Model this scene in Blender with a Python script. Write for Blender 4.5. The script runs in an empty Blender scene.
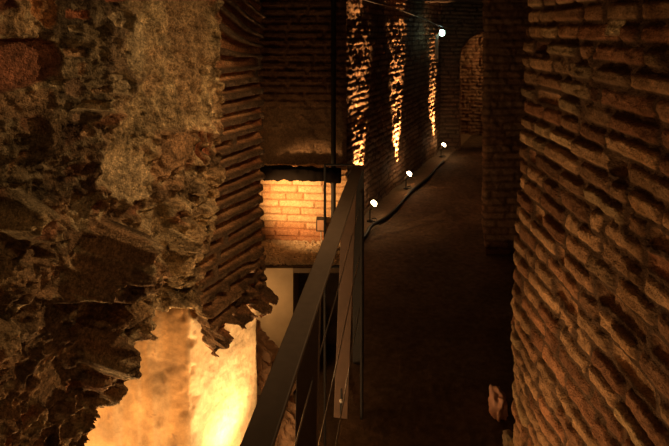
import bpy, bmesh, math, random
import numpy as np
from mathutils import Vector, Matrix, noise as mnoise

random.seed(7)
C = bpy.context.scene.collection
F = 520.0; HZ = 28.0; EYE = 1.70; CX = 334.5

# ------------------------------------------------------------------ camera
cam = bpy.data.cameras.new('camera'); co = bpy.data.objects.new('camera', cam); C.objects.link(co)
co.location = (0, 0, EYE); co.rotation_euler = (math.radians(90), 0, 0)
cam.sensor_width = 36; cam.lens = 36 * F / 669; cam.shift_y = -(223 - HZ) / 669; cam.clip_start = 0.05
bpy.context.scene.camera = co
vs = bpy.context.scene.view_settings
vs.view_transform = 'Standard'; vs.look = 'None'; vs.gamma = 1; vs.exposure = -0.1; vs.use_curve_mapping = False
w = bpy.data.worlds.new('world'); bpy.context.scene.world = w; w.use_nodes = True
w.node_tree.nodes['Background'].inputs[0].default_value = (0, 0, 0, 1)

# ------------------------------------------------------------------ noise in numpy
def _h(i, j, s):
    n = (i.astype(np.int64) * 374761393 + j.astype(np.int64) * 668265263 + int(s) * 974711) & 0xffffffff
    n = ((n ^ (n >> 13)) * 1274126177) & 0xffffffff
    n = ((n ^ (n >> 16)) * 2246822519) & 0xffffffff
    return ((n ^ (n >> 15)) & 0xffffff) / float(0xffffff)
def vn(x, y, s=0):
    i = np.floor(x); j = np.floor(y); fx = x - i; fy = y - j
    fx = fx * fx * fx * (fx * (fx * 6 - 15) + 10); fy = fy * fy * fy * (fy * (fy * 6 - 15) + 10)
    a = _h(i, j, s); b = _h(i + 1, j, s); c = _h(i, j + 1, s); d = _h(i + 1, j + 1, s)
    return ((a * (1 - fx) + b * fx) * (1 - fy) + (c * (1 - fx) + d * fx) * fy) * 2 - 1
def fbm(x, y, s=0, o=4, g=.5):
    r = 0; a = 1; t = 0; cs, sn = .8, .6
    for k in range(o):
        r = r + a * vn(x, y, s + 17 * k); t += a; a *= g
        x, y = (x * cs - y * sn) * 2.03 + 5.1, (x * sn + y * cs) * 2.03 - 3.7
    return r / t
def ridge(x, y, s=0, o=4):
    r = 0; a = 1; t = 0
    for k in range(o):
        r = r + a * (1 - 2 * np.abs(vn(x, y, s + 31 * k))); t += a; a *= .55; x = x * 2.1 + 3.3; y = y * 2.1 - 1.7
    return r / t
def worley(x, y, s=0, jit=.9):
    i = np.floor(x); j = np.floor(y)
    f1 = np.full(x.shape, 9.); f2 = np.full(x.shape, 9.); idc = np.zeros(x.shape); sx = np.zeros(x.shape); sy = np.zeros(x.shape)
    for di in (-1, 0, 1):
        for dj in (-1, 0, 1):
            a = i + di; b = j + dj
            px = a + .5 + jit * (_h(a, b, s) - .5); py = b + .5 + jit * (_h(a, b, s + 5) - .5)
            d = np.hypot(x - px, y - py); r = _h(a, b, s + 9)
            m = d < f1
            f2 = np.where(m, f1, np.minimum(f2, d)); f1 = np.where(m, d, f1)
            idc = np.where(m, r, idc); sx = np.where(m, x - px, sx); sy = np.where(m, y - py, sy)
    return f1, f2, idc, sx, sy
def sst(a, b, x):
    t = np.clip((x - a) / (b - a + 1e-12), 0, 1); return t * t * (3 - 2 * t)
def mix(a, b, t): return a * (1 - t) + b * t
def colmix(c1, c2, t): return c1 * (1 - t[..., None]) + c2 * t[..., None]
def col(*c): return np.array(c, float)

def bricks(u, v, ph, L, joint, seed, round_=.012, lenvar=.5):
    """courses of height ph; returns brick mask 0..1, local random numbers, edge distance, row"""
    row = np.floor(v / ph); fv = v / ph - row
    p = u / L + _h(row, row * 0, seed) * 7
    i = np.floor(p)
    bj = lambda k: k + (_h(k, row, seed + 3) - .5) * lenvar
    i = np.where(p < bj(i), i - 1, i); i = np.where(p >= bj(i + 1), i + 1, i)
    l0 = bj(i); l1 = bj(i + 1)
    du = np.minimum(p - l0, l1 - p) * L - joint * .35
    th = joint * (.35 + .5 * _h(i, row, seed + 11))
    dv = np.minimum(fv, 1 - fv) * ph - th * .5
    d = np.minimum(du, dv)
    # rounded corners
    rr = round_
    cu = np.minimum(du - rr, 0); cv = np.minimum(dv - rr, 0)
    d = np.where((cu < 0) & (cv < 0), rr - np.hypot(cu, cv), d)
    return sst(-.0005, round_, d), _h(i, row, seed + 1), _h(i, row, seed + 2), _h(i, row, seed + 4), d, fv, (p - l0) / (l1 - l0)

# ------------------------------------------------------------------ meshes
def grid_mesh(name, P, colr, mat, keep=None, kind='structure', parent=None, flip=False):
    nv, nu = P.shape[:2]
    me = bpy.data.meshes.new(name)
    idx = np.arange(nu * nv).reshape(nv, nu)
    q = np.stack([idx[:-1, :-1], idx[:-1, 1:], idx[1:, 1:], idx[1:, :-1]], -1).reshape(-1, 4)
    if flip: q = q[:, ::-1]
    if keep is not None:
        k = (keep[:-1, :-1] & keep[:-1, 1:] & keep[1:, 1:] & keep[1:, :-1]).reshape(-1); q = q[k]
    used = np.unique(q); remap = np.full(nu * nv, -1); remap[used] = np.arange(len(used)); q = remap[q]
    V = P.reshape(-1, 3)[used]
    me.vertices.add(len(V)); me.vertices.foreach_set('co', V.astype(np.float32).ravel())
    me.loops.add(q.size); me.loops.foreach_set('vertex_index', q.astype(np.int32).ravel())
    me.polygons.add(len(q)); me.polygons.foreach_set('loop_start', (np.arange(len(q)) * 4).astype(np.int32))
    me.polygons.foreach_set('loop_total', np.full(len(q), 4, np.int32))
    me.polygons.foreach_set('use_smooth', np.ones(len(q), bool))
    me.update(calc_edges=True); me.validate()
    if colr is not None:
        at = me.color_attributes.new('albedo', 'FLOAT_COLOR', 'POINT')
        c4 = np.ones((len(V), 4), np.float32); c4[:, :3] = np.clip(colr.reshape(-1, 3)[used], 0.004, .9)
        at.data.foreach_set('color', c4.ravel())
    me.materials.append(mat)
    o = bpy.data.objects.new(name, me); C.objects.link(o)
    if kind: o['kind'] = kind
    if parent: o.parent = parent
    return o

def path_frame(pts, du, smooth):
    pts = np.array(pts, float); seg = np.hypot(*np.diff(pts, axis=0).T); cum = np.r_[0, np.cumsum(seg)]
    n = int(cum[-1] / du) + 1; u = np.linspace(0, cum[-1], n)
    x = np.interp(u, cum, pts[:, 0]); y = np.interp(u, cum, pts[:, 1])
    k = max(1, int(smooth / du)); ker = np.hanning(2 * k + 3)[1:-1]; ker /= ker.sum(); pad = k
    def sm(a):
        b = np.r_[2 * a[0] - a[pad:0:-1], a, 2 * a[-1] - a[-2:-pad - 2:-1]]; return np.convolve(b, ker, 'valid')
    x = sm(x); y = sm(y)
    tx = np.gradient(x); ty = np.gradient(y); l = np.hypot(tx, ty) + 1e-9
    return u, x, y, tx / l, ty / l, cum
def wall(name, pts, z0, z1, du, dv, fn, mat, side=1, smooth=.03, keepfn=None, kind='structure', parent=None):
    """heightfield wall standing on a plan path; side=1: the open side lies to the right of the path's direction"""
    u, x, y, tx, ty, cum = path_frame(pts, du, smooth)
    z = np.linspace(z0, z1, int((z1 - z0) / dv) + 1)
    U, Z = np.meshgrid(u, z); X = np.broadcast_to(x, U.shape); Y = np.broadcast_to(y, U.shape)
    nx = side * ty; ny = -side * tx
    h, c = fn(U, Z, X, Y, cum)
    P = np.stack([X + nx * h, Y + ny * h, Z], -1)
    keep = keepfn(U, Z, cum) if keepfn else None
    return grid_mesh(name, P, c, mat, keep, kind, parent, flip=(side < 0))

# ------------------------------------------------------------------ materials
def new_mat(name):
    m = bpy.data.materials.new(name); m.use_nodes = True; nt = m.node_tree
    return m, nt, nt.nodes['Principled BSDF']
def masonry_mat(name, rough=.88, bump=.5, scale=60, amount=.35, dist=.004, spec=.25, speck=.0):
    m, nt, b = new_mat(name); N = nt.nodes; L = nt.links
    at = N.new('ShaderNodeAttribute'); at.attribute_name = 'albedo'
    tc = N.new('ShaderNodeTexCoord')
    n1 = N.new('ShaderNodeTexNoise'); n1.inputs['Scale'].default_value = scale; n1.inputs['Detail'].default_value = 8; n1.inputs['Roughness'].default_value = .7
    n2 = N.new('ShaderNodeTexNoise'); n2.inputs['Scale'].default_value = scale * 3.3; n2.inputs['Detail'].default_value = 4
    L.new(tc.outputs['Object'], n1.inputs['Vector']); L.new(tc.outputs['Object'], n2.inputs['Vector'])
    mr = N.new('ShaderNodeMapRange'); mr.inputs[1].default_value = .25; mr.inputs[2].default_value = .75
    mr.inputs[3].default_value = 1 - amount; mr.inputs[4].default_value = 1 + amount
    L.new(n1.outputs['Fac'], mr.inputs[0])
    n3 = N.new('ShaderNodeTexNoise'); n3.inputs['Scale'].default_value = scale * 2.3; n3.inputs['Detail'].default_value = 6; n3.inputs['Roughness'].default_value = .75
    L.new(tc.outputs['Object'], n3.inputs['Vector'])
    m3 = N.new('ShaderNodeMapRange'); m3.inputs[1].default_value = .36; m3.inputs[2].default_value = .64
    m3.inputs[3].default_value = 1 - speck; m3.inputs[4].default_value = 1 + speck; L.new(n3.outputs['Fac'], m3.inputs[0])
    mm = N.new('ShaderNodeMath'); mm.operation = 'MULTIPLY'; L.new(mr.outputs[0], mm.inputs[0]); L.new(m3.outputs[0], mm.inputs[1]); mr = mm
    mx = N.new('ShaderNodeVectorMath'); mx.operation = 'SCALE'
    L.new(at.outputs['Color'], mx.inputs[0]); L.new(mr.outputs[0], mx.inputs['Scale']); L.new(mx.outputs[0], b.inputs['Base Color'])
    ad = N.new('ShaderNodeMath'); ad.operation = 'ADD'; L.new(n1.outputs['Fac'], ad.inputs[0]); L.new(n2.outputs['Fac'], ad.inputs[1])
    bp = N.new('ShaderNodeBump'); bp.inputs['Strength'].default_value = bump; bp.inputs['Distance'].default_value = dist
    L.new(ad.outputs[0], bp.inputs['Height']); L.new(bp.outputs[0], b.inputs['Normal'])
    b.inputs['Roughness'].default_value = rough; b.inputs['Specular IOR Level'].default_value = spec
    return m
def plain_mat(name, c, rough=.6, metal=0, var=.25, scale=40, bump=.15, spec=.4):
    m, nt, b = new_mat(name); N = nt.nodes; L = nt.links
    tc = N.new('ShaderNodeTexCoord'); n = N.new('ShaderNodeTexNoise'); n.inputs['Scale'].default_value = scale; n.inputs['Detail'].default_value = 6
    L.new(tc.outputs['Object'], n.inputs['Vector'])
    r = N.new('ShaderNodeMix'); r.data_type = 'RGBA'; r.inputs[6].default_value = tuple(x * (1 - var) for x in c) + (1,)
    r.inputs[7].default_value = tuple(min(1, x * (1 + var)) for x in c) + (1,)
    L.new(n.outputs['Fac'], r.inputs[0]); L.new(r.outputs[2], b.inputs['Base Color'])
    bp = N.new('ShaderNodeBump'); bp.inputs['Strength'].default_value = bump; bp.inputs['Distance'].default_value = .002
    L.new(n.outputs['Fac'], bp.inputs['Height']); L.new(bp.outputs[0], b.inputs['Normal'])
    b.inputs['Roughness'].default_value = rough; b.inputs['Metallic'].default_value = metal; b.inputs['Specular IOR Level'].default_value = spec
    return m
def glow_mat(name, c, s):
    m, nt, b = new_mat(name)
    b.inputs['Base Color'].default_value = (.02, .02, .02, 1); b.inputs['Emission Color'].default_value = (*c, 1); b.inputs['Emission Strength'].default_value = s
    return m

M_rub = masonry_mat('rubble_masonry', .85, 1, 50, .7, .012, .3, .55)
M_brk = masonry_mat('old_brick', .82, 1, 55, .42, .007, .25, .3)
M_pla = masonry_mat('old_plaster', .8, .5, 18, .32, .004, .2, .12)
M_flr = masonry_mat('packed_earth', .85, .8, 35, .35, .004)
M_drk = plain_mat('dark_timber', (.007, .005, .004), .95, 0, .3, 30, .5, .1)
M_steel = plain_mat('painted_steel', (.13, .10, .075), .55, .1)
M_post = plain_mat('brushed_steel_flat', (.11, .065, .04), .6, .1, .4, 18)
M_black = plain_mat('black_rubber', (.012, .011, .01), .55)
M_iron = plain_mat('blackened_iron', (.018, .015, .013), .7, .1)
M_wire = plain_mat('steel_wire', (.25, .22, .2), .35, .8)
M_body = plain_mat('lamp_aluminium', (.55, .5, .42), .45, .4)
M_warm = glow_mat('warm_lamp_glass', (1, .72, .40), 30)
M_cool = glow_mat('cool_lamp_glass', (.62, 1, .78), 14)
M_box = plain_mat('box_enamel', (.35, .2, .12), .7)
M_stone = plain_mat('pale_pink_stone', (.80, .46, .32), .9, 0, .25, 30, .8)
M_grav = plain_mat('gravel', (.55, .43, .28), .9, 0, .5, 30, .5)

# ------------------------------------------------------------------ LEFT WALL
# plan: pier corner Pc, face runs towards the camera along -D
Pc = np.array([-.333, 2.42]); D = np.array([.481, .877])
def px2s(x, y):
    r = (x - CX) / F; s = (Pc[0] - r * Pc[1]) / (D[0] - r * D[1]); Yd = Pc[1] - D[1] * s
    return s, EYE - (y - HZ) * Yd / F
def wp(s): return tuple(Pc - D * s)
LP = [(-1.35, 4.3), (-1.3, 2.95), (-.50, 2.72), tuple(Pc), wp(1.5), (-1.25, -1.6)]
def poly_sd(px, py, pts):
    """signed distance (inside >0) to polygon"""
    d = np.full(px.shape, 1e9); ins = np.zeros(px.shape, bool); n = len(pts)
    for k in range(n):
        ax, ay = pts[k]; bx, by = pts[(k + 1) % n]
        ex, ey = bx - ax, by - ay; wx, wy = px - ax, py - ay
        t = np.clip((wx * ex + wy * ey) / (ex * ex + ey * ey + 1e-12), 0, 1)
        d = np.minimum(d, np.hypot(wx - ex * t, wy - ey * t))
        c = ((ay > py) != (by > py)) & (px < (bx - ax) * (py - ay) / (by - ay + 1e-12) + ax)
        ins ^= c
    return np.where(ins, d, -d)
edge_px = [(275, 300), (266, 302), (257, 296), (250, 312), (243, 300), (239, 318), (231, 322), (222, 316), (216, 330), (210, 338), (202, 348), (196, 344), (194, 318), (189, 304),
           (178, 300), (168, 297), (160, 306), (150, 306), (142, 311), (134, 320), (130, 324), (122, 327), (114, 334), (106, 346), (100, 370), (91, 394), (82, 420), (73, 448), (55, 500)]
EDGE = [px2s(*p) for p in edge_px]
EDGE = [(-3., .46)] + EDGE + [(1.2, -.1), (3, -.9)]
EDGE_S = np.array([e[0] for e in EDGE]); EDGE_Z = np.array([e[1] for e in EDGE])
_o = np.argsort(EDGE_S, kind='stable'); EDGE_S = EDGE_S[_o]; EDGE_Z = EDGE_Z[_o]

# stones traced on the wall: polygon in photo coordinates, height, edge roundness, colour, roughness
RED = col(.30, .115, .055); TAN = col(.36, .23, .12); PALE = col(.46, .36, .21); OLIVE = col(.34, .27, .155); BRN = col(.13, .085, .05); DRK = col(.07, .05, .03)
STONES = [
    ([(-30, 36), (0, 38), (42, 38), (54, 44), (60, 56), (59, 66), (54, 76), (42, 83), (20, 89), (0, 93), (-30, 96)], .050, .008, col(.20, .085, .045), .2),
    ([(24, -12), (50, -12), (56, 6), (53, 24), (46, 29), (38, 24), (30, 14)], .040, .012, col(.36, .19, .08), .8),
    ([(-20, -20), (16, -20), (14, 8), (-2, 12), (-20, 10)], .03, .012, RED * .5, .4),
    ([(63, 24), (74, 24), (81, 30), (79, 33), (64, 31)], .028, .006, PALE * .85, .8),
    ([(61, 48), (84, 49), (84, 58), (61, 56)], .026, .006, TAN * .9, .5),
    ([(64, 9), (87, 10), (86, 20), (64, 18)], .024, .006, RED * .8, .5),
    ([(73, 62), (84, 63), (82, 77), (74, 75)], .018, .006, TAN * .6, .5),
    ([(62, 80), (78, 76), (82, 90), (74, 98), (62, 92)], .02, .008, BRN * 1.3, .4),
    ([(66, 110), (80, 99), (104, 100), (103, 110), (92, 111)], .042, .004, PALE * 1.05, .3),
    ([(84, 89), (106, 84), (105, 92), (92, 95)], .02, .005, TAN * .7, .5),
    ([(68, 113), (90, 113), (86, 122), (70, 121)], .012, .006, BRN * 1.3, .4),
    ([(79, 127), (90, 127), (89, 137), (78, 136)], .02, .005, TAN * .8, .4),
    ([(102, -10), (125, -10), (124, 2), (104, 3)], .02, .006, RED * .7, .5),
    ([(104, 14), (118, 8), (132, 18), (126, 30), (108, 26)], .022, .008, PALE * .7, 1.2),
    ([(104, 74), (122, 70), (132, 84), (128, 96), (108, 92)], .022, .008, PALE * .6, 1.2),
    ([(-10, 92), (20, 92), (48, 88), (50, 110), (30, 116), (-10, 120)], .012, .012, TAN * .62, .8),
    ([(96, 150), (140, 150), (152, 160), (148, 196), (126, 204), (104, 196), (92, 180), (92, 160)], .022, .03, PALE * .82, .35),
    ([(6, 158), (24, 150), (27, 155), (12, 164), (4, 176)], .030, .006, TAN * 1.2, .6),
    ([(4, 184), (26, 182), (24, 190), (6, 189)], .030, .005, PALE * .95, .5),
    ([(24, 118), (34, 117), (32, 132), (26, 132)], .026, .006, TAN * .8, .6),
    ([(70, 196), (92, 188), (96, 200), (80, 232), (72, 228), (66, 214)], .045, .012, PALE * .8, 1.2),
    ([(50, 208), (68, 200), (74, 208), (60, 222)], .03, .010, TAN * .9, 1.),
    ([(20, 250), (40, 236), (42, 252), (30, 262), (18, 262)], .03, .010, TAN * .85, 1.2),
    ([(36, 372), (54, 350), (66, 366), (64, 398), (44, 412), (30, 400)], .030, .014, TAN * .45, .15),
    ([(34, 300), (70, 290), (76, 300), (50, 330), (36, 330)], .012, .02, BRN * 1.1, .3),
    ([(135, 210), (160, 200), (168, 226), (150, 262), (136, 256)], .03, .02, PALE * .75, .9),
    ([(112, 260), (140, 262), (128, 286), (108, 284)], .035, .015, TAN * 1.0, 1.2),
    ([(192, 130), (197, 130), (198, 164), (192, 164)], .022, .004, RED * .9, .3),
    ([(199, 132), (205, 132), (206, 160), (200, 162)], .020, .004, RED * 1.0, .3),
    ([(155, 134), (190, 130), (190, 160), (178, 162), (160, 172), (156, 160)], .004, .012, col(.20, .12, .06), .35),
    ([(130, 20), (142, 22), (140, 60), (134, 80), (122, 66), (122, 40)], -.004, .02, OLIVE * .9, .1),
]
HOLES = [
    ([(76, 262), (84, 240), (92, 226), (108, 222), (118, 230), (120, 250), (130, 268), (118, 276), (96, 284), (80, 290), (62, 288), (66, 272)], .20, .016),
    ([(0, 196), (24, 200), (40, 216), (34, 236), (20, 238), (-10, 230)], .14, .02),
    ([(78, 330), (92, 328), (90, 350), (80, 362), (72, 352)], .14, .012),
    ([(128, 236), (140, 222), (146, 232), (136, 252)], .05, .01),
    ([(163, 226), (172, 236), (168, 250), (160, 240)], .05, .008),
    ([(190, 182), (200, 186), (196, 196), (186, 192)], .05, .006),
    ([(196, 206), (206, 202), (208, 214), (198, 218)], .05, .006),
    ([(36, 118), (46, 108), (52, 128), (44, 152), (36, 146)], .05, .01),
    ([(62, 38), (90, 34), (88, 46), (62, 46)], .03, .01),
    ([(82, 110), (118, 112), (110, 126), (86, 122)], .04, .01),
    ([(0, 260), (30, 268), (26, 300), (0, 310)], .04, .03),
]
def left_fn(U, Z, X, Y, cum):
    s = U - cum[3]
    # ---- brick facing of the pier
    wob = .006 * fbm(s * 5, Z * 2.2, 3, 2)
    ca = 1.80 - Z
    fan = sst(1.50, 1.80, Z) * .9
    v2 = Z + wob - fan * (s - .1) * .55
    m, r1, r2, r3, d, fv, fu = bricks(s + .3, v2 + 3, .0565, .95, .030, 41, .009, .9)
    rough = fbm(s * 38, Z * 38, 9, 4)
    hb = m * (.044 + .010 * (r1 - .5)) + m * (fv - .5) * .012 + rough * .006 - .018
    lit = colmix(col(.27, .115, .05), col(.42, .24, .115), sst(-.5, .6, fbm(s * 9, np.floor(v2 / .0565) * 3.7, 71, 3))) * (1 + .35 * (r3 - .5))[..., None]  # brick face tones, varied by course and brick
    cb = colmix(col(.09, .055, .03), lit * 1.2, sst(.1, .7, m))
    # broken lower courses
    chip = sst(.05, .4, fbm(s * 14, Z * 14, 77, 3) - (Z - .62) * 2.2) * sst(.85, .5, Z)
    hb = hb - chip * .035; cb = colmix(cb, col(.24, .14, .07), chip * .6)
    # ---- rubble core
    wx = s + .02 * fbm(s * 9, Z * 9, 5, 3); wz = Z + .02 * fbm(s * 9 + 9, Z * 9, 6, 3)
    f1, f2, cid, cx_, cy_ = worley(wx * 13, wz * 17, 21)
    f1b, f2b, cidb, bx_, by_ = worley(wx * 34 + .4 * fbm(s * 40, Z * 40, 7, 2), wz * 44, 22)
    lowz = sst(1.40, .95, Z)                                  # the lower half is rougher
    leftz = sst(.45, .75, s)
    big = fbm(s * 3.2, Z * 3.2, 50, 3)
    lump = (cid > .45) * sst(.0, .34, f2 - f1) * (1 - .35 * f1)          # embedded tuff lumps
    peb = (cidb > .5) * sst(.0, .4, f2b - f1b)
    bil = 1 - np.abs(fbm(s * 11, Z * 14, 61, 2)) * 3.2; bil2 = np.abs(fbm(s * 24 + 3, Z * 28, 63, 3)) * 2
    pit_ = sst(.10, .42, fbm(s * 9, Z * 10, 66, 4))                      # pockets where a stone has fallen out
    gr = fbm(s * 60, Z * 60, 62, 4)
    hr = .020 * big * (.5 + .8 * lowz) + lump * .020 * (.5 + .9 * lowz) + peb * .007 * (.6 + .6 * lowz) \
        + bil * (.003 + .004 * lowz) + bil2 * (.004 + .007 * lowz) + gr * .009 + fbm(s * 32, Z * 36, 64, 4) * .014 - pit_ * (.014 + .060 * lowz) - .018 - .012 * lowz * leftz
    t = sst(-.3, .4, fbm(s * 3.2, Z * 3.2, 70, 4))
    cr = colmix(col(.27, .165, .085), col(.34, .25, .13), t)
    mott = fbm(s * 26, Z * 26, 72, 4)
    cr = cr * (1 + .9 * mott + .5 * (_h(np.floor(cid * 4000), np.floor(cid * 31), 8) - .5))[..., None]
    pale = sst(.12, .5, fbm(s * 17 + 3, Z * 22, 73, 4)) * (.35 + .65 * (bil2 > .25)); cr = colmix(cr, col(.58, .45, .26), pale * .75)
    cr = colmix(cr, col(.56, .44, .25) * (1 + .5 * gr)[..., None], peb * (cidb > .86))
    cr = colmix(cr, RED * 1.2, lump * (np.abs(cid - .82) < .06) * .7)
    cr = colmix(cr, col(.10, .065, .035), sst(.1, .45, fbm(s * 8 + 7, Z * 10, 74, 4)) * .7)
    def region(poly, soft):
        P_ = [px2s(*p) for p in poly]
        return sst(-soft, soft, poly_sd(s + .012 * fbm(s * 22, Z * 22, 90, 3), Z + .012 * fbm(s * 22 + 4, Z * 22, 91, 3), P_))
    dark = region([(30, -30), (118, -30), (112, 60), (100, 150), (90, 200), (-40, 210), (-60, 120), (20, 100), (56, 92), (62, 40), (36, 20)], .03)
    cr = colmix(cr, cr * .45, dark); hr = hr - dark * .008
    olive = region([(122, -30), (208, -30), (206, 120), (180, 128), (150, 132), (150, 200), (100, 200), (104, 140), (124, 100)], .02)
    cr = colmix(cr, col(.40, .31, .165) * (1 + .8 * mott)[..., None], olive * .65)
    hr = mix(hr, hr * .75 + .002, olive)
    splo = region([(104, 8), (136, 12), (134, 34), (120, 34), (118, 50), (138, 62), (142, 78), (128, 100), (104, 92), (100, 50)], .012)
    cr = colmix(cr, BRN, splo * .7); hr = hr - .012 * splo
    mid = region([(158, -20), (206, -20), (206, 60), (196, 110), (180, 110), (170, 60)], .02)
    cr = colmix(cr, col(.26, .155, .075), mid * .6); hr = hr + mid * .006 * bil
    for poly, hh, rd, cc, rq in STONES:
        cc = cc * 1.35
        P_ = [px2s(*p) for p in poly]
        lo = [min(p[0] for p in P_) - .05, min(p[1] for p in P_) - .05]; hi = [max(p[0] for p in P_) + .05, max(p[1] for p in P_) + .05]
        js = np.where((s[0] > lo[0]) & (s[0] < hi[0]))[0]; iz = np.where((Z[:, 0] > lo[1]) & (Z[:, 0] < hi[1]))[0]
        if len(js) == 0 or len(iz) == 0: continue
        sl = (slice(iz[0], iz[-1] + 1), slice(js[0], js[-1] + 1))
        ss, zz = s[sl], Z[sl]
        sd = poly_sd(ss + .004 * fbm(ss * 40, zz * 40, 92, 3), zz + .004 * fbm(ss * 40 + 3, zz * 40, 93, 3), P_)
        a = sst(-.001, rd, sd)
        n_ = fbm(ss * 30, zz * 30, 95, 4)
        base = -.024 - .008 * lowz[sl] * leftz[sl]
        top = base + hh + n_ * .016 * rq + .007 * fbm(ss * 9, zz * 9, 96, 2) + .012 * rq * fbm(ss * 60, zz * 60, 98, 3)
        hr[sl] = mix(hr[sl], top, a)
        cr[sl] = colmix(cr[sl], cc * (1 + .5 * fbm(ss * 26, zz * 26, 97, 4) + .4 * n_)[..., None], sst(-.001, .004, sd))
    for poly, dp, rd in HOLES:
        a = region(poly, rd); hr = hr - dp * a
    ez0 = np.interp(s, EDGE_S, EDGE_Z); hr = np.minimum(hr, -.022 + .30 * np.maximum(Z - ez0, 0) + .012 * gr)
    # ---- join the two
    bnd = .325 + .018 * fbm(Z * 6, Z * 0 + 3.3, 44, 3) + .03 * fbm(s * 18, Z * 18, 45, 3) + .07 * sst(.95, .7, Z)
    t = sst(-.008, .010, s - bnd)
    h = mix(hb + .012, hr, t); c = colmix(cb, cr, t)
    h = h - .03 * np.exp(-((s - bnd) / .010) ** 2) * sst(.9, 1.2, Z)
    # ragged near corner of the pier
    cw = np.exp(-(np.abs(s) / .03) ** 2)
    h = h * (1 - .6 * cw) - cw * (.004 + .012 * fbm(s * 25, Z * 16, 88, 3))
    # ---- broken lower edge: surface rolls back inwards
    ez = np.interp(s, EDGE_S, EDGE_Z) + .012 * fbm(s * 45, Z * 45, 30, 3)
    dist = Z - ez
    roll = sst(.035, -.0, dist)
    depth = np.where(s < .46, .06, .02)
    h = h - roll ** 2 * depth * 1.0
    left_fn.keep = dist > -.014
    dmp = sst(-.30, -.1, s)
    return h, c
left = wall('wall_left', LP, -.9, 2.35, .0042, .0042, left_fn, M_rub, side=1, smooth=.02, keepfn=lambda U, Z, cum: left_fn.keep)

# plaster of the pit under the broken masonry: face B (lit), corner, face A
n_ = np.array([.877, -.481])
B1 = Pc - n_ * .035; B0 = Pc - D * .43 - n_ * .035
PP = [(-1.3, 2.95), (-.53, 2.72), tuple(B1), tuple(B0), (-1.30, B0[1] - .02), (-1.45, .8), (-1.45, -1.6)]
def plaster_fn(U, Z, X, Y, cum):
    s = U - cum[2]
    h = .006 * fbm(U * 6, Z * 5, 101, 4) + .0018 * fbm(U * 40, Z * 40, 102, 3)
    # vertical form-board streaks on face A
    a = sst(cum[3] - .01, cum[3] + .02, U)
    stv = fbm(U * 55, Z * 1.5, 103, 3)
    h = h + a * stv * .004
    # a patch of later mortar near the top corner
    mt = sst(-.1, .35, fbm(U * 9, Z * 9, 104, 4) + (Z - .42) * 1.6) * sst(cum[3] - .14, cum[3], U) * sst(cum[3] + .20, cum[3] + .12, U)
    h = h + mt * (.012 + .010 * fbm(U * 22, Z * 22, 105, 4))
    c = colmix(col(.50, .37, .21), col(.60, .48, .30), sst(-.5, .5, fbm(U * 5, Z * 2.5, 106, 4)))
    c = colmix(c, col(.42, .235, .085) * (1 + .8 * fbm(U * 9, Z * 9, 109, 4))[..., None], a * .85)
    c = colmix(c, col(.42, .29, .15), a * sst(-.1, .6, fbm(U * 26, Z * 1.6, 107, 4)) * .95)
    c = colmix(c, col(.30, .18, .08), mt * .6)
    c = c * (1 + .35 * fbm(U * 13, Z * 10, 110, 5))[..., None]
    sp = sst(.55, .7, fbm(U * 24, Z * 24, 108, 4)); c = colmix(c, col(.22, .13, .07), sp * .7)
    return h, c
wall('wall_pit', PP, -.95, .80, .007, .007, plaster_fn, M_pla, side=1, smooth=.012)

# ------------------------------------------------------------------ RIGHT WALL
RP = [(.73, -1.6), (.705, 1.0), (.70, 1.93), (.80, 2.0), (1.75, 2.05)]
def right_fn(U, Z, X, Y, cum):
    wob = .008 * fbm(U * 2.0, Z * 1.6, 201, 2) + .003 * fbm(U * 9, Z * 6, 202, 2)
    du_ = .012 * fbm(U * 6, Z * 12, 203, 2)
    m, r1, r2, r3, d, fv, fu = bricks(U + du_ * .4, Z + wob + 3, .0555, .150, .015, 207, .012, .8)
    rg = fbm(U * 34, Z * 34, 204, 4)
    worn = sst(.1, .55, fbm(U * 6.5, Z * 8, 205, 4))
    h = m * (.013 + .014 * (r1 - .5)) * (1 - .5 * worn) + m * ((fv - .5) * .010 * (r2 - .3) + (fu - .5) * .014 * (r3 - .5)) + rg * (.007 + .008 * worn) + .012 * fbm(U * 2.2, Z * 2.2, 206, 3)
    miss = (r1 < .06); h = np.where(miss, h - .022 * m, h)
    c = colmix(col(.28, .135, .07), col(.45, .28, .15), sst(.1, .8, r2))
    c = colmix(c, col(.52, .38, .21), sst(.8, .9, r1) * .8)
    c = c * (.62 + .75 * r3)[..., None] * (1 + .4 * fbm(U * 24, Z * 24, 208, 4))[..., None] * (1 + .3 * fbm(U * 4, Z * 4, 218, 3))[..., None]
    mort = col(.12, .07, .04) * (1 + .3 * fbm(U * 30, Z * 30, 209, 3))[..., None]
    c = colmix(mort, c, sst(.05, .55, m))
    # one pale brick high on the wall
    yy = .70 * F / (608 - CX); zz = EYE - (28 - HZ) * yy / F
    pb = sst(.038, .03, np.abs(U - cum[1] - (yy - 1.0))) * sst(.021, .016, np.abs(Z - zz)); c = colmix(c, PALE * 1.25, pb)
    h = h + .040 * sst(1.55, .5, Z) - .03 * sst(1.5, 1.85, Z)
    h = h - .025 * np.exp(-((U - cum[2] - .02) / .03) ** 2)
    return h, c
wall('wall_right', RP, -.05, 2.35, .0042, .0042, right_fn, M_brk, side=-1, smooth=.02)

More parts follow.
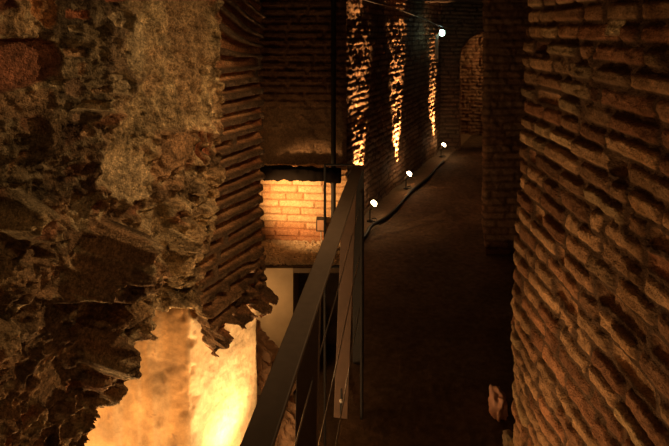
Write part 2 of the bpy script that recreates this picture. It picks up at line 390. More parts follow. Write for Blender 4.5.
# ------------------------------------------------------------------ CORRIDOR WALLS
K0 = np.array([.218, 4.13]); K1 = np.array([1.33, 6.45]); KD = (K1 - K0) / np.hypot(*(K1 - K0)); KN = np.array([-KD[1], KD[0]])
W0 = K0 + KN * .20 - KD * .02
def cor(a, p): return K0 + KD * a + KN * p
def rough_brick_fn(seed, amp=1., cA=col(.24, .12, .06), cB=col(.38, .24, .13), ph=.0555, L=.24, mk=1.):
    def f(U, Z, X, Y, cum):
        m, r1, r2, r3, d, fv, fu = bricks(U + .02 * fbm(U * 5, Z * 5, seed, 2), Z + 3 + .012 * fbm(U * 3, Z * 3, seed + 1, 3), ph, L, .018, seed + 2, .012, .6)
        rg = ridge(U * 15, Z * 15, seed + 4, 4)
        h = amp * (m * (.018 + .016 * (r1 - .5)) * mk + rg * .012 + (1 - mk) * .014 * fbm(U * 26, Z * 24, seed + 9, 4) + .03 * fbm(U * 3, Z * 3, seed + 5, 3) + .005 * fbm(U * 50, Z * 50, seed + 6, 3))
        c = colmix(cA * .6, colmix(cA, cB, r2), sst(0, .5, m)) * (1 + .3 * fbm(U * 12, Z * 12, seed + 7, 3))[..., None]
        return h, c
    return f
WP = [tuple(cor(-.02, .21)), tuple(cor(3.35, .21))]
wall('wall_corridor_left', WP, -.02, 2.35, .009, .008, rough_brick_fn(300, .85, col(.17, .085, .045), col(.28, .17, .095), mk=.25), M_brk, side=1, smooth=.03)

# back wall above the gravel ledge: bricks below, rough concrete above
def back_fn(U, Z, X, Y, cum):
    m, r1, r2, r3, d, fv, fu = bricks(U, Z + 3 + .004 * fbm(U * 3, Z * 3, 401, 2), .0585, .23, .011, 402, .008, .6)
    hb = m * (.014 + .010 * (r1 - .5)) + .004 * fbm(U * 30, Z * 30, 403, 3)
    cb = colmix(col(.34, .20, .10), colmix(col(.48, .27, .13), col(.62, .44, .25), r2), sst(0, .5, m))
    red = sst(.17, .08, Z); cb = colmix(cb, col(.40, .17, .08), red * .75)
    rg = ridge(U * 9, Z * 9, 404, 5)
    hr = .075 + .03 * fbm(U * 4, Z * 4, 405, 4) + .016 * rg + .006 * fbm(U * 40, Z * 40, 406, 3)
    m2, q1, q2, q3, *_ = bricks(U, Z + 3, .06, .25, .02, 407, .012, .6)
    up = sst(1.0, 1.2, Z); hr = hr + up * m2 * .014
    cr = colmix(col(.30, .19, .11), col(.22, .12, .065), up) * (1 + .3 * fbm(U * 10, Z * 10, 408, 3))[..., None]
    t = sst(-.012, .012, Z - .625 - .018 * fbm(U * 16, Z * 0, 409, 3))
    return mix(hb, hr, t), colmix(cb, cr, t)
wall('wall_back', [(-1.35, 4.22), (.10, 4.10)], -.05, 2.35, .006, .005, back_fn, M_brk, side=1, smooth=.01)

# pier ending the corridor's right wall
PR = [(1.75, 3.95), (1.36, 3.90), (1.115, 3.88), (1.115 + .05 * KD[0], 3.93), tuple(np.array([1.115, 3.9]) + KD * 3.3)]
wall('wall_corridor_right', PR, -.02, 2.35, .010, .009, rough_brick_fn(500, .9, col(.26, .14, .08), col(.34, .21, .12), mk=.2), M_brk, side=-1, smooth=.04)
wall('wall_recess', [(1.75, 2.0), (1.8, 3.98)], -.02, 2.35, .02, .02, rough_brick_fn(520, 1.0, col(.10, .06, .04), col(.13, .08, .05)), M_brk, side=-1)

# end wall with an arched doorway
def far_wall():
    du = .012
    x = np.arange(1.1, 3.3, du); z = np.arange(-.02, 2.36, du)
    U, Z = np.meshgrid(x, z)
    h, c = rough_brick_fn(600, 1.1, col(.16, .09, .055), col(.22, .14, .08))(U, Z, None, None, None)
    cx_, r, sp = 2.10, .36, 1.27
    inside = ((np.abs(U - cx_) < r) & (Z < sp)) | ((np.hypot(U - cx_, Z - sp) < r) & (Z >= sp))
    P = np.stack([U, 7.25 - h, Z], -1)
    o = grid_mesh('wall_far', P, c, M_brk, ~inside)
    # reveal of the doorway
    t = np.linspace(0, 1, 110); zz = []; xx = []
    L1 = sp; La = math.pi * r; tot = 2 * L1 + La
    for a in t * tot:
        if a < L1: xx.append(cx_ - r); zz.append(a)
        elif a < L1 + La: q = math.pi - (a - L1) / r; xx.append(cx_ + r * math.cos(q)); zz.append(sp + r * math.sin(q))
        else: xx.append(cx_ + r); zz.append(sp - (a - L1 - La))
    xx = np.array(xx); zz = np.array(zz); yy = np.linspace(7.2, 7.6, 36)
    T, Yy = np.meshgrid(np.arange(110), yy)
    n = .02 * fbm(T * .16, Yy * 9, 610, 3)
    cxn = xx[T] - cx_; czn = np.where(zz[T] > sp, zz[T] - sp, 0); ll = np.hypot(cxn, czn) + 1e-6
    P = np.stack([xx[T] - cxn / ll * (n + .008), Yy, zz[T] - czn / ll * (n + .008)], -1)
    grid_mesh('wall_doorway_reveal', P, np.broadcast_to(col(.25, .14, .08), P.shape) * (1 + 5 * n)[..., None], M_brk)
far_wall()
wall('wall_beyond_doorway', [(1.3, 8.35), (2.3, 8.25), (3.2, 7.7)], -.02, 2.35, .014, .012, rough_brick_fn(650, 1.6, col(.30, .16, .09), col(.42, .27, .16), mk=.3), M_brk, side=1)
wall('wall_beyond_left', [(1.42, 7.5), (1.35, 8.4)], -.02, 2.35, .02, .02, rough_brick_fn(670), M_brk, side=1)
wall('wall_near', [(.8, -1.5), (-1.5, -1.5)], -.95, 2.35, .03, .03, rough_brick_fn(690), M_brk, side=1)

# ------------------------------------------------------------------ FLOORS AND CEILING
def rail_x(Y): return .151 - .1428 * (2.657 - Y)                  # walkway-side edge of the handrail
def floor_left(Y):
    return np.interp(Y, [-1.6, 2.6, 2.75, 3.70, 4.3, 8.6], [rail_x(-1.6) - .07, rail_x(2.6) - .07, .09, .12, .06, .5])
def floor_part(name, XL, XR, y0, y1, nx):
    y = np.arange(y0, y1, .012); t = np.linspace(0, 1, nx)
    T, Y = np.meshgrid(t, y); XL = XL(Y); X = XL + (XR(Y) - XL) * T
    n = .010 * fbm(X * 4, Y * 4, 701, 4) + .003 * fbm(X * 35, Y * 35, 702, 3)
    c = colmix(col(.10, .065, .038), col(.15, .10, .06), sst(-.5, .5, fbm(X * 3, Y * 3, 703, 5)))
    c = c * (1 + .35 * fbm(X * 40, Y * 40, 704, 2))[..., None]
    pc = (X - K0[0]) * KN[0] + (Y - K0[1]) * KN[1]; ac = (X - K0[0]) * KD[0] + (Y - K0[1]) * KD[1]
    led = sst(.0, .015, pc) * (ac > -.1); n = n + led * .012
    c = colmix(c, col(.36, .26, .16), led * .7)
    grid_mesh(name, np.stack([X, Y, n], -1), c, M_flr)
floor_part('floor', floor_left, lambda Y: Y * 0 + 3.3, -1.6, 8.6, 320)
floor_part('floor_ledge_top', lambda Y: Y * 0 - 1.4, floor_left, 3.70, 4.3, 130)
def prism(name, poly, z0, z1, mat, kind=None, parent=None):
    bm = bmesh.new(); lo = [bm.verts.new((x, y, z0)) for x, y in poly]; hi = [bm.verts.new((x, y, z1)) for x, y in poly]
    bm.faces.new(lo[::-1]); bm.faces.new(hi); n = len(poly)
    for i in range(n): bm.faces.new((lo[i], lo[(i + 1) % n], hi[(i + 1) % n], hi[i]))
    bmesh.ops.recalc_face_normals(bm, faces=bm.faces)
    return finish(name, bm, mat, kind, parent)
def finish(name, bm, mat, kind=None, parent=None, smooth=False):
    me = bpy.data.meshes.new(name); bm.to_mesh(me); bm.free(); me.materials.append(mat)
    if smooth:
        for p in me.polygons: p.use_smooth = True
    o = bpy.data.objects.new(name, me); C.objects.link(o)
    if kind: o['kind'] = kind
    if parent: o.parent = parent
    return o
M_conc = plain_mat('walkway_concrete', (.16, .12, .08), .9, 0, .4, 14, .6)
M_conc2 = plain_mat('pit_plaster', (.42, .33, .21), .85, 0, .35, 9, .6)
prism('floor_walkway_slab', [(float(floor_left(-1.6)) + .01, -1.6), (rail_x(2.6) - .06, 2.6), (.10, 2.75), (.13, 3.72), (3.3, 3.72), (3.3, -1.6)], -.95, -.016, M_conc, 'structure')
prism('floor_ledge', [(-1.35, 3.715), (-.296, 3.715), (-.296, 4.3), (-1.35, 4.3)], -.95, -.016, M_conc2, 'structure')  # front stops short; the opening beyond is shaped to stand for shade
prism('floor_ledge_bridge', [(-.297, 3.715), (.131, 3.715), (.131, 4.3), (-.297, 4.3)], -.05, -.016, M_conc, 'structure')
prism('floor_passage', [(.13, 3.72), (3.3, 3.72), (3.3, 8.6), (.13, 8.6)], -.2, -.016, M_conc, 'structure')
prism('wall_pit_recess', [(-.4, 4.3), (.2, 4.3), (.2, 4.4), (-.4, 4.4)], -.95, 0, M_conc, 'structure')
def grid_surface(name, x0, x1, y0, y1, d, fz, cfun, mat, flip=False):
    x = np.arange(x0, x1 + d, d); y = np.arange(y0, y1 + d, d); X, Y = np.meshgrid(x, y)
    grid_mesh(name, np.stack([X, Y, fz(X, Y)], -1), cfun(X, Y), mat, flip=flip)
grid_surface('floor_pit', -1.6, .4, -1.6, 4.4, .03, lambda X, Y: -.92 + .03 * fbm(X * 4, Y * 4, 720, 4), lambda X, Y: np.broadcast_to(col(.14, .09, .055), X.shape + (3,)) * 1., M_flr)
def ceil_z(X, Y): return 2.28 - .25 * sst(3.0, 6.0, Y) + .05 * fbm(X * 2, Y * 2, 730, 4) + .015 * ridge(X * 8, Y * 8, 731, 3)
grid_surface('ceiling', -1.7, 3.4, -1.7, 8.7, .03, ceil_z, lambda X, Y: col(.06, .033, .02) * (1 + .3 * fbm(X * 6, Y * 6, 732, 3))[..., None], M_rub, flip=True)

# ------------------------------------------------------------------ helpers for things
def tag(o, label=None, cat=None, group=None, kind=None):
    if label: o['label'] = label
    if cat: o['category'] = cat
    if group: o['group'] = group
    if kind: o['kind'] = kind
    return o
def empty(name, loc, label, cat, group=None, rz=0):
    o = bpy.data.objects.new(name, None); C.objects.link(o); o.location = loc; o.rotation_euler = (0, 0, rz); o.empty_display_size = .1
    return tag(o, label, cat, group)
def bm_box(bm, c, d, rot=None, bevel=.0):
    g = bmesh.ops.create_cube(bm, size=1); v = g['verts']
    bmesh.ops.scale(bm, vec=Vector(d), verts=v)
    if bevel:
        e = list({e for x in v for e in x.link_edges}); r = bmesh.ops.bevel(bm, geom=e, offset=bevel, segments=2, affect='EDGES', profile=.6)
        v = list({x for f in r['faces'] for x in f.verts} | {x for x in v if x.is_valid})
    if rot: bmesh.ops.rotate(bm, cent=(0, 0, 0), matrix=rot, verts=v)
    bmesh.ops.translate(bm, vec=Vector(c), verts=v)
    return v
def bm_lathe(bm, prof, M=Matrix(), seg=24):
    """profile = [(radius, along)], revolved around the local Z of M"""
    rings = []
    for r, z in prof:
        if r < 1e-6: rings.append([bm.verts.new(M @ Vector((0, 0, z)))])
        else: rings.append([bm.verts.new(M @ Vector((r * math.cos(2 * math.pi * k / seg), r * math.sin(2 * math.pi * k / seg), z))) for k in range(seg)])
    for a, b in zip(rings, rings[1:]):
        for k in range(seg):
            k2 = (k + 1) % seg
            if len(a) == 1 and len(b) > 1: bm.faces.new((a[0], b[k2], b[k]))
            elif len(b) == 1 and len(a) > 1: bm.faces.new((a[k], a[k2], b[0]))
            elif len(a) > 1: bm.faces.new((a[k], a[k2], b[k2], b[k]))
    if len(rings[0]) > 1: bm.faces.new(rings[0][::-1])
    if len(rings[-1]) > 1: bm.faces.new(rings[-1])
def bm_tube(bm, pts, r, seg=10, cap=True):
    pts = [Vector(p) for p in pts]; rings = []
    up = Vector((0, 0, 1)); prev = None
    for i, p in enumerate(pts):
        t = (pts[min(i + 1, len(pts) - 1)] - pts[max(i - 1, 0)]).normalized()
        if prev is None: a = t.cross(up if abs(t.z) < .9 else Vector((1, 0, 0))).normalized()
        else: a = (prev - t * prev.dot(t)).normalized()
        prev = a; b = t.cross(a); rr = r[i] if isinstance(r, (list, tuple)) else r
        rings.append([bm.verts.new(p + (a * math.cos(2 * math.pi * k / seg) + b * math.sin(2 * math.pi * k / seg)) * rr) for k in range(seg)])
    for A, B in zip(rings, rings[1:]):
        for k in range(seg): bm.faces.new((A[k], A[(k + 1) % seg], B[(k + 1) % seg], B[k]))
    if cap: bm.faces.new(rings[0][::-1]); bm.faces.new(rings[-1])
def catmull(P, n=8):
    P = [Vector(p) for p in P]; Q = [P[0] * 2 - P[1]] + P + [P[-1] * 2 - P[-2]]; out = []
    for i in range(1, len(Q) - 2):
        for k in range(n):
            t = k / n; a, b, c, d = Q[i - 1], Q[i], Q[i + 1], Q[i + 2]
            out.append(.5 * ((2 * b) + (c - a) * t + (2 * a - 5 * b + 4 * c - d) * t * t + (3 * b - a - 3 * c + d) * t ** 3))
    return out + [P[-1]]
def frame_to(p, d, up=(0, 0, 1)):
    z = Vector(d).normalized(); x = Vector(up).cross(z).normalized(); y = z.cross(x)
    return Matrix((( x.x, y.x, z.x, p[0]), (x.y, y.y, z.y, p[1]), (x.z, y.z, z.z, p[2]), (0, 0, 0, 1)))
def spot(name, loc, to, power, ang, blend=.6, rad=.01, c=(1, .52, .19), parent=None):
    l = bpy.data.lights.new(name, 'SPOT'); l.energy = power; l.spot_size = math.radians(ang); l.spot_blend = blend; l.shadow_soft_size = rad; l.color = c
    o = bpy.data.objects.new(name, l); C.objects.link(o)
    o.location = loc; o.rotation_euler = (Vector(to) - Vector(loc)).to_track_quat('-Z', 'Y').to_euler(); return o
def point(name, loc, power, rad=.03, c=(1, .52, .19)):
    l = bpy.data.lights.new(name, 'POINT'); l.energy = power; l.shadow_soft_size = rad; l.color = c
    o = bpy.data.objects.new(name, l); C.objects.link(o); o.location = loc; return o

# ------------------------------------------------------------------ railing along the walkway
T = (Vector((.151, 2.657, 0)) - Vector((.151 - .255, .871, 0))).normalized(); Nn = Vector((T.y, -T.x, 0))     # along, towards the walkway
def rl(Y, off, z):                                                        # point beside the rail's walkway edge
    return Vector((rail_x(Y), Y, z)) - Nn * off
ANG = math.atan2(T.x, T.y)
rail = empty('walkway_railing', rl(2.26, .03, 0), 'grey steel walkway railing with flat handrail, upright posts and thin cables above the pit', 'railing')
RW = Vector(rail.location)
def rel(p): return Vector(p) - RW
def rbox(bm, a, b, wdt, hgt, bevel=.002):                                # a bar from a to b, width across, height
    a = rel(a); b = rel(b); d = b - a; L = d.length; q = d.to_track_quat('Y', 'Z').to_matrix().to_4x4()
    bm_box(bm, (a + b) / 2, (wdt, L, hgt), q, bevel)
bm = bmesh.new(); rbox(bm, rl(-1.2, .0275, .994), rl(2.657, .0275, .994), .055, .012, .003)
finish('handrail', bm, M_steel, None, rail)
def post(Y, wx, lean, zb, mat, dy=.012, bolt=False):
    top = rl(Y, .030, .986); bot = rl(Y, .030 + lean, zb)
    bm = bmesh.new(); a, b = rel(bot), rel(top); d = b - a
    q = Matrix.Rotation(-ANG, 4, 'Z') @ Matrix.Rotation(math.atan2(lean, d.z), 4, 'Y')
    bm_box(bm, (a + b) / 2, (wx, dy, d.length), q, .0015)
    p = finish('post', bm, mat, None, rail)
    if bolt:
        f = Vector((T.x, T.y, 0)) * -1; u = d.normalized()
        for k, zz in ((0, .105), (1, .045)):                              # slotted holes, the upper one with a bolt at its foot
            bm = bmesh.new(); c = a + u * zz + f * (dy / 2 + .0012)
            m = frame_to(c, f)
            pts = [];
            for j in range(16):
                an = j * math.pi / 8; pts.append(bm.verts.new(m @ Vector((.0042 * math.cos(an), .0042 * math.sin(an) + (.022 if math.sin(an) > 0 else -.022), 0))))
            bm.faces.new(pts); r = bmesh.ops.extrude_face_region(bm, geom=bm.faces[:])
            bmesh.ops.translate(bm, vec=-f * .0022, verts=[v for v in r['geom'] if isinstance(v, bmesh.types.BMVert)])
            bmesh.ops.recalc_face_normals(bm, faces=bm.faces)
            s_ = finish('bolt_slot', bm, M_black, None, p)
        bm = bmesh.new(); bm_lathe(bm, [(.0085, 0), (.0085, .003), (.006, .0035), (.006, .008), (0, .009)], frame_to(a + u * .078 + f * (dy / 2), f), 12)
        b_ = finish('bolt', bm, M_body, None, p)
    return p
post(1.353, .056, .022, .02, M_steel, .03)
post(.44, .056, .022, .02, M_steel, .03)
post(2.26, .060, .038, .0, M_post, .010, True)
bm = bmesh.new(); bm_box(bm, rel(rl(2.285, .030 - .052, .47)), (.010, .05, 1.03), Matrix.Rotation(-ANG, 4, 'Z'), .0015)
finish('post', bm, M_iron, None, rail)
bm = bmesh.new(); bm_box(bm, rel(rl(2.64, .0275, .48)), (.055, .03, 1.0), Matrix.Rotation(-ANG, 4, 'Z'), .002)
finish('post', bm, M_iron, None, rail)
for z in (.80, .56, .30):
    bm = bmesh.new(); A = rl(.44, .018, z); B = rl(2.63, .018, z)
    bm_tube(bm, [rel(A.lerp(B, t / 12) - Vector((0, 0, .012 * math.sin(math.pi * ((t / 12 * 2.19 / .91) % 1))))) for t in range(13)], .0022, 6)
    finish('cable', bm, M_wire, None, rail)
# the low return frame at the end of the railing
ret = empty('return_rail', (-.05, 2.72, 0), 'thin dark tubular guard frame closing the pit beyond the end of the handrail', 'railing')
bm = bmesh.new(); bm_tube(bm, [(0, 0, -.9), (0, 0, .98)], .007, 8); finish('upright', bm, M_iron, None, ret)
bm = bmesh.new(); bm_tube(bm, [(-.004, 0, .985), (.155, .0, .985)], .005, 8); finish('top_bar', bm, M_iron, None, ret)
bm = bmesh.new(); bm_tube(bm, [(0, 0, .45), (.16, .0, .45)], .006, 8); finish('mid_bar', bm, M_iron, None, ret)
# tall pipe
pp = empty('standing_pipe', (-.008, 3.95, -.02), 'tall dark vertical pipe rising from the gravel ledge to the ceiling', 'pipe')
bm = bmesh.new(); bm_tube(bm, [(0, 0, 0), (0, 0, 2.27)], .019, 14); finish('tube', bm, M_iron, None, pp)
for z in (.55, 1.5):
    bm = bmesh.new(); bm_lathe(bm, [(.019, -.014), (.024, -.012), (.024, .012), (.019, .014)], Matrix.Translation((0, 0, z)), 14); finish('clamp_ring', bm, M_iron, None, pp)
    bm = bmesh.new(); bm_box(bm, (0, .075, z), (.02, .13, .012)); finish('bracket', bm, M_iron, None, pp)

# ------------------------------------------------------------------ dark beam on the back wall
def log_mesh(name, a, b, wd, ht, seed, mat):
    """a hewn beam with ragged faces"""
    n = 90; m = 20; a = Vector(a); b = Vector(b); d = (b - a).normalized(); s = Vector((d.y, -d.x, 0)); bm = bmesh.new(); rings = []
    for i in range(n + 1):
        p = a.lerp(b, i / n); ring = []
        for k in range(m):
            an = 2 * math.pi * k / m; ca, sa = math.cos(an), math.sin(an)
            sx = math.copysign(abs(ca) ** .45, ca) * wd / 2; sz = math.copysign(abs(sa) ** .45, sa) * ht / 2
            g = 1 + .28 * mnoise.noise(Vector((i * .22, ca * 1.3 + seed, sa * 1.3))) + .12 * mnoise.noise(Vector((i * .8, ca * 3 + seed, sa * 3)))
            ring.append(bm.verts.new(p + s * sx * g + Vector((0, 0, sz * g))))
        rings.append(ring)
    for A, B in zip(rings, rings[1:]):
        for k in range(m): bm.faces.new((A[k], B[k], B[(k + 1) % m], A[(k + 1) % m]))
    bm.faces.new(rings[0]); bm.faces.new(rings[-1][::-1]); bmesh.ops.recalc_face_normals(bm, faces=bm.faces)
    return finish(name, bm, mat, smooth=True)
bz = EYE - (170 - HZ) * 4.0 / F
o = log_mesh('timber_beam', (-.95, 3.99, bz + .0), (.05, 3.93, bz - .02), .11, .092, 3, M_drk)
tag(o, 'dark ragged horizontal beam set into the back wall above the lit brickwork', 'beam')

# small box low on the back wall
jb = empty('junction_box', (-.105, 4.045, .125), 'small square box low on the lit brick wall behind the guard frame', 'box')
bm = bmesh.new(); bm_box(bm, (0, 0, .05), (.074, .05, .10), None, .004); finish('box_body', bm, M_iron, None, jb)
bm = bmesh.new(); bm_box(bm, (0, -.027, .05), (.056, .006, .08), None, .003); finish('lid', bm, M_box, None, jb)
bm = bmesh.new(); bm_tube(bm, catmull([(.0, 0, .0), (.0, -.005, -.05), (.01, -.02, -.092)], 6), .005, 8); finish('conduit', bm, M_body, None, jb)

# ------------------------------------------------------------------ gravel on the ledge
def gravel():
    bm = bmesh.new(); tmpl = bmesh.new(); bmesh.ops.create_icosphere(tmpl, subdivisions=1, radius=1)
    tv = [v.co.copy() for v in tmpl.verts]; tf = [[v.index for v in f.verts] for f in tmpl.faces]; tmpl.free()
    V = []; Fc = []
    for k in range(5200):
        x = random.uniform(-1.0, .12); y = random.uniform(3.73, 4.14)
        if math.hypot(x + .008, y - 3.95) < .04: continue
        r = random.choice((.006, .007, .009, .011, .014)) * random.uniform(.7, 1.3)
        R = Matrix.Rotation(random.uniform(0, 6.28), 3, Vector((random.random(), random.random(), random.random() + .01)).normalized())
        S = Vector((random.uniform(.8, 1.5), random.uniform(.7, 1.2), random.uniform(.5, .9))); b = len(V)
        z = random.uniform(-.002, .006)
        for v in tv:
            q = R @ (Vector((v.x * S.x, v.y * S.y, v.z * S.z)) * r * random.uniform(.85, 1.15)); V.append((x + q.x, y + q.y, z + q.z + r * .3))
        Fc += [[b + i for i in f] for f in tf]
    me = bpy.data.meshes.new('gravel'); me.from_pydata(V, [], Fc); me.materials.append(M_grav)
    o = bpy.data.objects.new('gravel', me); C.objects.link(o); tag(o, 'pale gravel spread over the ledge below the lit brick wall', 'gravel', None, 'stuff')
gravel()

# ------------------------------------------------------------------ stones
def rock(name, loc, size, seed, mat, label, cat='stone', sub=4, rough=.35, rz=0, group=None):
    bm = bmesh.new(); bmesh.ops.create_icosphere(bm, subdivisions=sub, radius=1)
    for v in bm.verts:
        p = v.co.copy(); m_ = max(abs(p.x), abs(p.y), abs(p.z)); p = p.lerp(p / m_, .45)
        n1 = mnoise.fractal(p * 1.3 + Vector((seed, 0, 0)), 1, 2, 4); n2 = mnoise.noise(p * 6 + Vector((0, seed, 0)))
        p = p * (1 + rough * n1 + .06 * n2)
        v.co = Vector((p.x * size[0], p.y * size[1], p.z * size[2]))
    o = finish(name, bm, mat, smooth=True); o.location = loc; o.rotation_euler = (0, 0, rz); return tag(o, label, cat, group)
def gpos(x, y, z=0):                     # a point of the ground seen at x, y of the photograph
    Y = F * (EYE - z) / (y - HZ); return ((x - CX) * Y / F, Y, z)
p = gpos(500, 414); rock('stone', (p[0] - .012, p[1], .045), (.034, .05, .055), 4, M_stone, 'pale pinkish stone standing on the dark floor at the foot of the right brick wall')
p = gpos(509, 446); rock('stone', (p[0] + .01, p[1], .02), (.035, .03, .03), 9, plain_mat('pale_stone', (.62, .52, .38), .85, 0, .4, 30, .8), 'smaller pale stone at the bottom edge beside the right brick wall')

# broken masonry behind the foot of the pier
def rubble_lump(name, px, Yd, size, seed, mat, label, rough=.5):
    X = (px[0] - CX) * Yd / F; z = EYE - (px[1] - HZ) * Yd / F
    return rock(name, (X, Yd, z), size, seed, mat, label, 'rubble', 5, rough)
M_rk = plain_mat('broken_brick', (.34, .20, .11), .9, 0, .45, 26, .9)
bm = bmesh.new(); bmesh.ops.create_grid(bm, x_segments=90, y_segments=110, size=.5)
lump = []
for v in bm.verts:
    u = v.co.x + .5; q = v.co.y + .5                       # u: from the pier outwards, q: upwards
    z = -.9 + 1.0 * q; reach = .62 - .50 * q ** 1.3
    f = mnoise.fractal(Vector((u * 4, q * 9, 2.2)), .8, 2.1, 5); c = mnoise.cell(Vector((u * 9, q * 18, 1)))
    ang = u * 1.9
    r = reach * (.62 + .38 * math.cos(ang * .5)) + .05 * f + .03 * c
    v.co = Vector((-.62 + r * math.cos(ang - .75), 2.95 + r * .9 * math.sin(ang - .95), z + .02 * f))
bmesh.ops.recalc_face_normals(bm, faces=bm.faces)
finish('wall_broken_footing', bm, M_rk, 'structure')

# ------------------------------------------------------------------ uplights along the corridor wall
def uplight(a, label, power, tilt=.3, ang=30):
    g = cor(a, .095); o = empty('uplight', (g[0], g[1], .012), label, 'lamp', 'uplights along the corridor wall')
    base = bmesh.new(); bm_lathe(base, [(.028, 0), (.028, .006), (.012, .010), (.010, .014)]); finish('base', base, M_iron, None, o)
    st = bmesh.new(); bm_tube(st, [(0, 0, .01), (0, 0, .105)], .0045, 8); finish('stem', st, M_iron, None, o)
    yk = bmesh.new(); bm_box(yk, (0, 0, .108), (.03, .012, .010), None, .002); finish('yoke', yk, M_iron, None, o)
    d = Vector((KD[0] * .35 + .62, KD[1] * .10, .80)).normalized()
    hd = bmesh.new(); M = frame_to((-.018, -.012, .105), d)
    bm_lathe(hd, [(0, -.004), (.010, 0), (.013, .010), (.014, .046), (.026, .058), (.026, .062), (.022, .062)], M); h = finish('lamp_head', hd, M_body, None, o, True)
    gl = bmesh.new(); bm_lathe(gl, [(.0225, .060), (.028, .070), (.028, .080), (.018, .094), (0, .098)], M); finish('lamp_glass', gl, M_warm, None, h, True)
    # the light it throws up the wall
    w0 = Vector((g[0], g[1], 0)) ; src = w0 + Vector((KN[0] * .02, KN[1] * .02, .13))
    to = w0 + Vector((KN[0] * .19, KN[1] * .19, 1.0 + tilt))
    spot('uplight_beam', src, to, power * 130, ang, 1, .006)
    spot('uplight_beam_low', src, w0 + Vector((KN[0] * .13, KN[1] * .13, .62)), power * 26, 34, 1, .006)
    point('uplight_spill', w0 + Vector((.03, -.02, .20)), .5, .02)
    cd = bmesh.new(); c = [(.02, 0, .004), (.05, -.02, .006), (.06, .02, .006), (.05, .06, .006), (.02, .05, .006)]
    bm_tube(cd, catmull(c, 8), .0035, 6); finish('cord', cd, M_black, None, o)
    return o
uplight(.41, 'small glowing uplight nearest the camera on the ledge of the corridor wall', 5)
uplight(1.43, 'small glowing uplight in the middle of the three along the corridor wall', 9)
uplight(2.92, 'small glowing uplight farthest down the corridor beside the ledge end', 5)

# dark cable conduit along the edge of the ledge
bm = bmesh.new(); pts = []
for k in range(15):
    a = -.10 + k * .2; off = .010 * math.sin(k * 1.1) + (.03 if k == 2 else 0); g = cor(a, off); pts.append((g[0], g[1], .018))
bm_tube(bm, catmull(pts, 6), .015, 10); o = finish('cable_conduit', bm, M_black, smooth=True)
tag(o, 'dark cable conduit running along the floor edge in front of the uplights', 'cable')

# ------------------------------------------------------------------ cool white lamp and its overhead wire
LX, LY = (442 - CX) * 6.35 / F, 6.35; LZ = EYE - (33 - HZ) * LY / F
hl = empty('hanging_lamp', (LX, LY, LZ - .3), 'small cool white lamp glowing at the far end of the corridor under an overhead wire', 'lamp')
bm = bmesh.new(); bm_lathe(bm, [(0, -.038), (.018, -.034), (.030, -.019), (.034, 0), (.030, .020), (.024, .036)], Matrix.Translation((0, 0, .3)), 20); finish('bulb', bm, M_cool, None, hl, True)
bm = bmesh.new(); bm_lathe(bm, [(.024, .036), (.026, .055), (.012, .07), (.004, .085), (.004, .30)], Matrix.Translation((0, 0, .3)), 16); finish('lamp_holder', bm, M_iron, None, hl, True)
bm = bmesh.new(); bm_box(bm, (-.062, .01, .13), (.035, .03, .30), None, .004); finish('mounting_strip', bm, M_body, None, hl)
bm = bmesh.new(); bm_box(bm, (-.035, .01, .275), (.05, .012, .012)); finish('arm', bm, M_iron, None, hl)
point('hanging_lamp_light', (LX, LY - .07, LZ - .0), .05, .04, (.66, 1, .8))
def ip(x, y, Y): return ((x - CX) * Y / F, Y, EYE - (y - HZ) * Y / F)
bm = bmesh.new(); bm_tube(bm, catmull([ip(340, -8, 4.1), ip(372, 2, 4.7), ip(400, 10, 5.2), ip(424, 19, 5.9), ip(446, 27, 6.35), ip(462, 20, 7.1)], 8), .005, 6)
o = finish('overhead_wire', bm, M_wire, smooth=True); tag(o, 'thin wire strung under the ceiling from the back wall to the cool white lamp', 'wire')

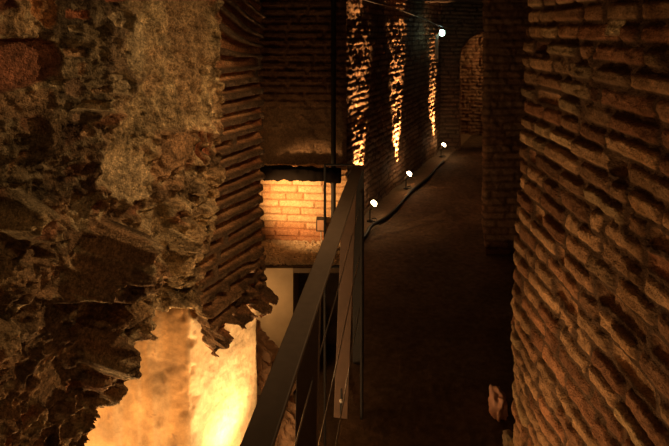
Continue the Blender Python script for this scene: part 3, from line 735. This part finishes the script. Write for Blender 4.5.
# ------------------------------------------------------------------ pit lamps (floodlights on the pit floor) and added fill lights for the walls
def flood(loc, to, label):
    o = empty('floodlight', (loc[0], loc[1], -.9), label, 'lamp', 'floodlights on the pit floor')
    d = Vector(to) - Vector(loc); h0 = loc[2] + .9
    bm = bmesh.new(); bm_lathe(bm, [(.05, 0), (.05, .01), (.01, .02), (.01, h0 - .06)]); finish('stand', bm, M_iron, None, o)
    M = frame_to((0, 0, h0 - .03), d)
    bm = bmesh.new(); bm_lathe(bm, [(0, -.05), (.03, -.045), (.04, -.01), (.045, .015)], M); h = finish('lamp_head', bm, M_iron, None, o, True)
    bm = bmesh.new(); bm_lathe(bm, [(.04, .0152), (.03, .018), (0, .019)], M); finish('lamp_glass', bm, M_warm, None, h, True)
PITC = (1, .58, .25)
spot('pit_light_pier', (-.335, 2.12, -.28), (-.44, 2.27, .40), 80, 70, 1, .02, PITC)
point('pit_light_pier_open', (-.350, 2.165, -.10), 4.5, .02, PITC)
point('pit_light_left', (-1.05, 1.78, .0), 7.5, .03, PITC)
point('fill_left_rubble', (-.70, 1.50, -.06), 20, .03, PITC)  # added second light in front, brightens the lower rubble
spot('fill_right_wall', (-.35, 1.2, -.05), (.70, 1.36, .5), 34, 72, 1, .04)  # added fill aimed at the right brick wall
spot('fill_left_wall', (-.16, 1.85, -.12), (-.74, 1.60, .75), 34, 120, 1, .02)  # added fill grazing the left wall from below
# lamp hidden behind the pier, on the ledge
spot('ledge_light', (-.55, 3.58, .42), (-.26, 4.08, .38), 62, 84, 1, .03)
point('pit_light_ledge', (-.55, 3.42, -.20), 3.5, .03)
point('fill_back_wall_upper', (-.50, 3.62, .85), .8, .03)  # added fill in place of bounce on the rough wall above
# lamp beyond the doorway
point('passage_light', (2.75, 7.7, 1.3), 11, .05)
# unseen fill lights added overhead, not lamps of the vault
spot('fill_left_wall_top', (.52, 1.92, 2.08), (-.72, 1.56, 1.15), 45, 80, 1, .015, (1, .58, .25))  # added to rake the upper left wall
spot('fill_left_wall_near', (.35, .4, 2.1), (-.75, 1.55, 1.3), 9, 75, 1, .03, (1, .58, .25))  # weak added fill from the viewer's side
point('fill_overhead', (.05, -.7, 2.05), 2.0, .08, (1, .6, .3))  # added fill to lift the handrail and floor
spot('fill_pier', (.30, 1.3, 2.12), (-.40, 2.28, .75), 30, 50, 1, .02, (1, .52, .20))  # added to brighten the brick pier from above
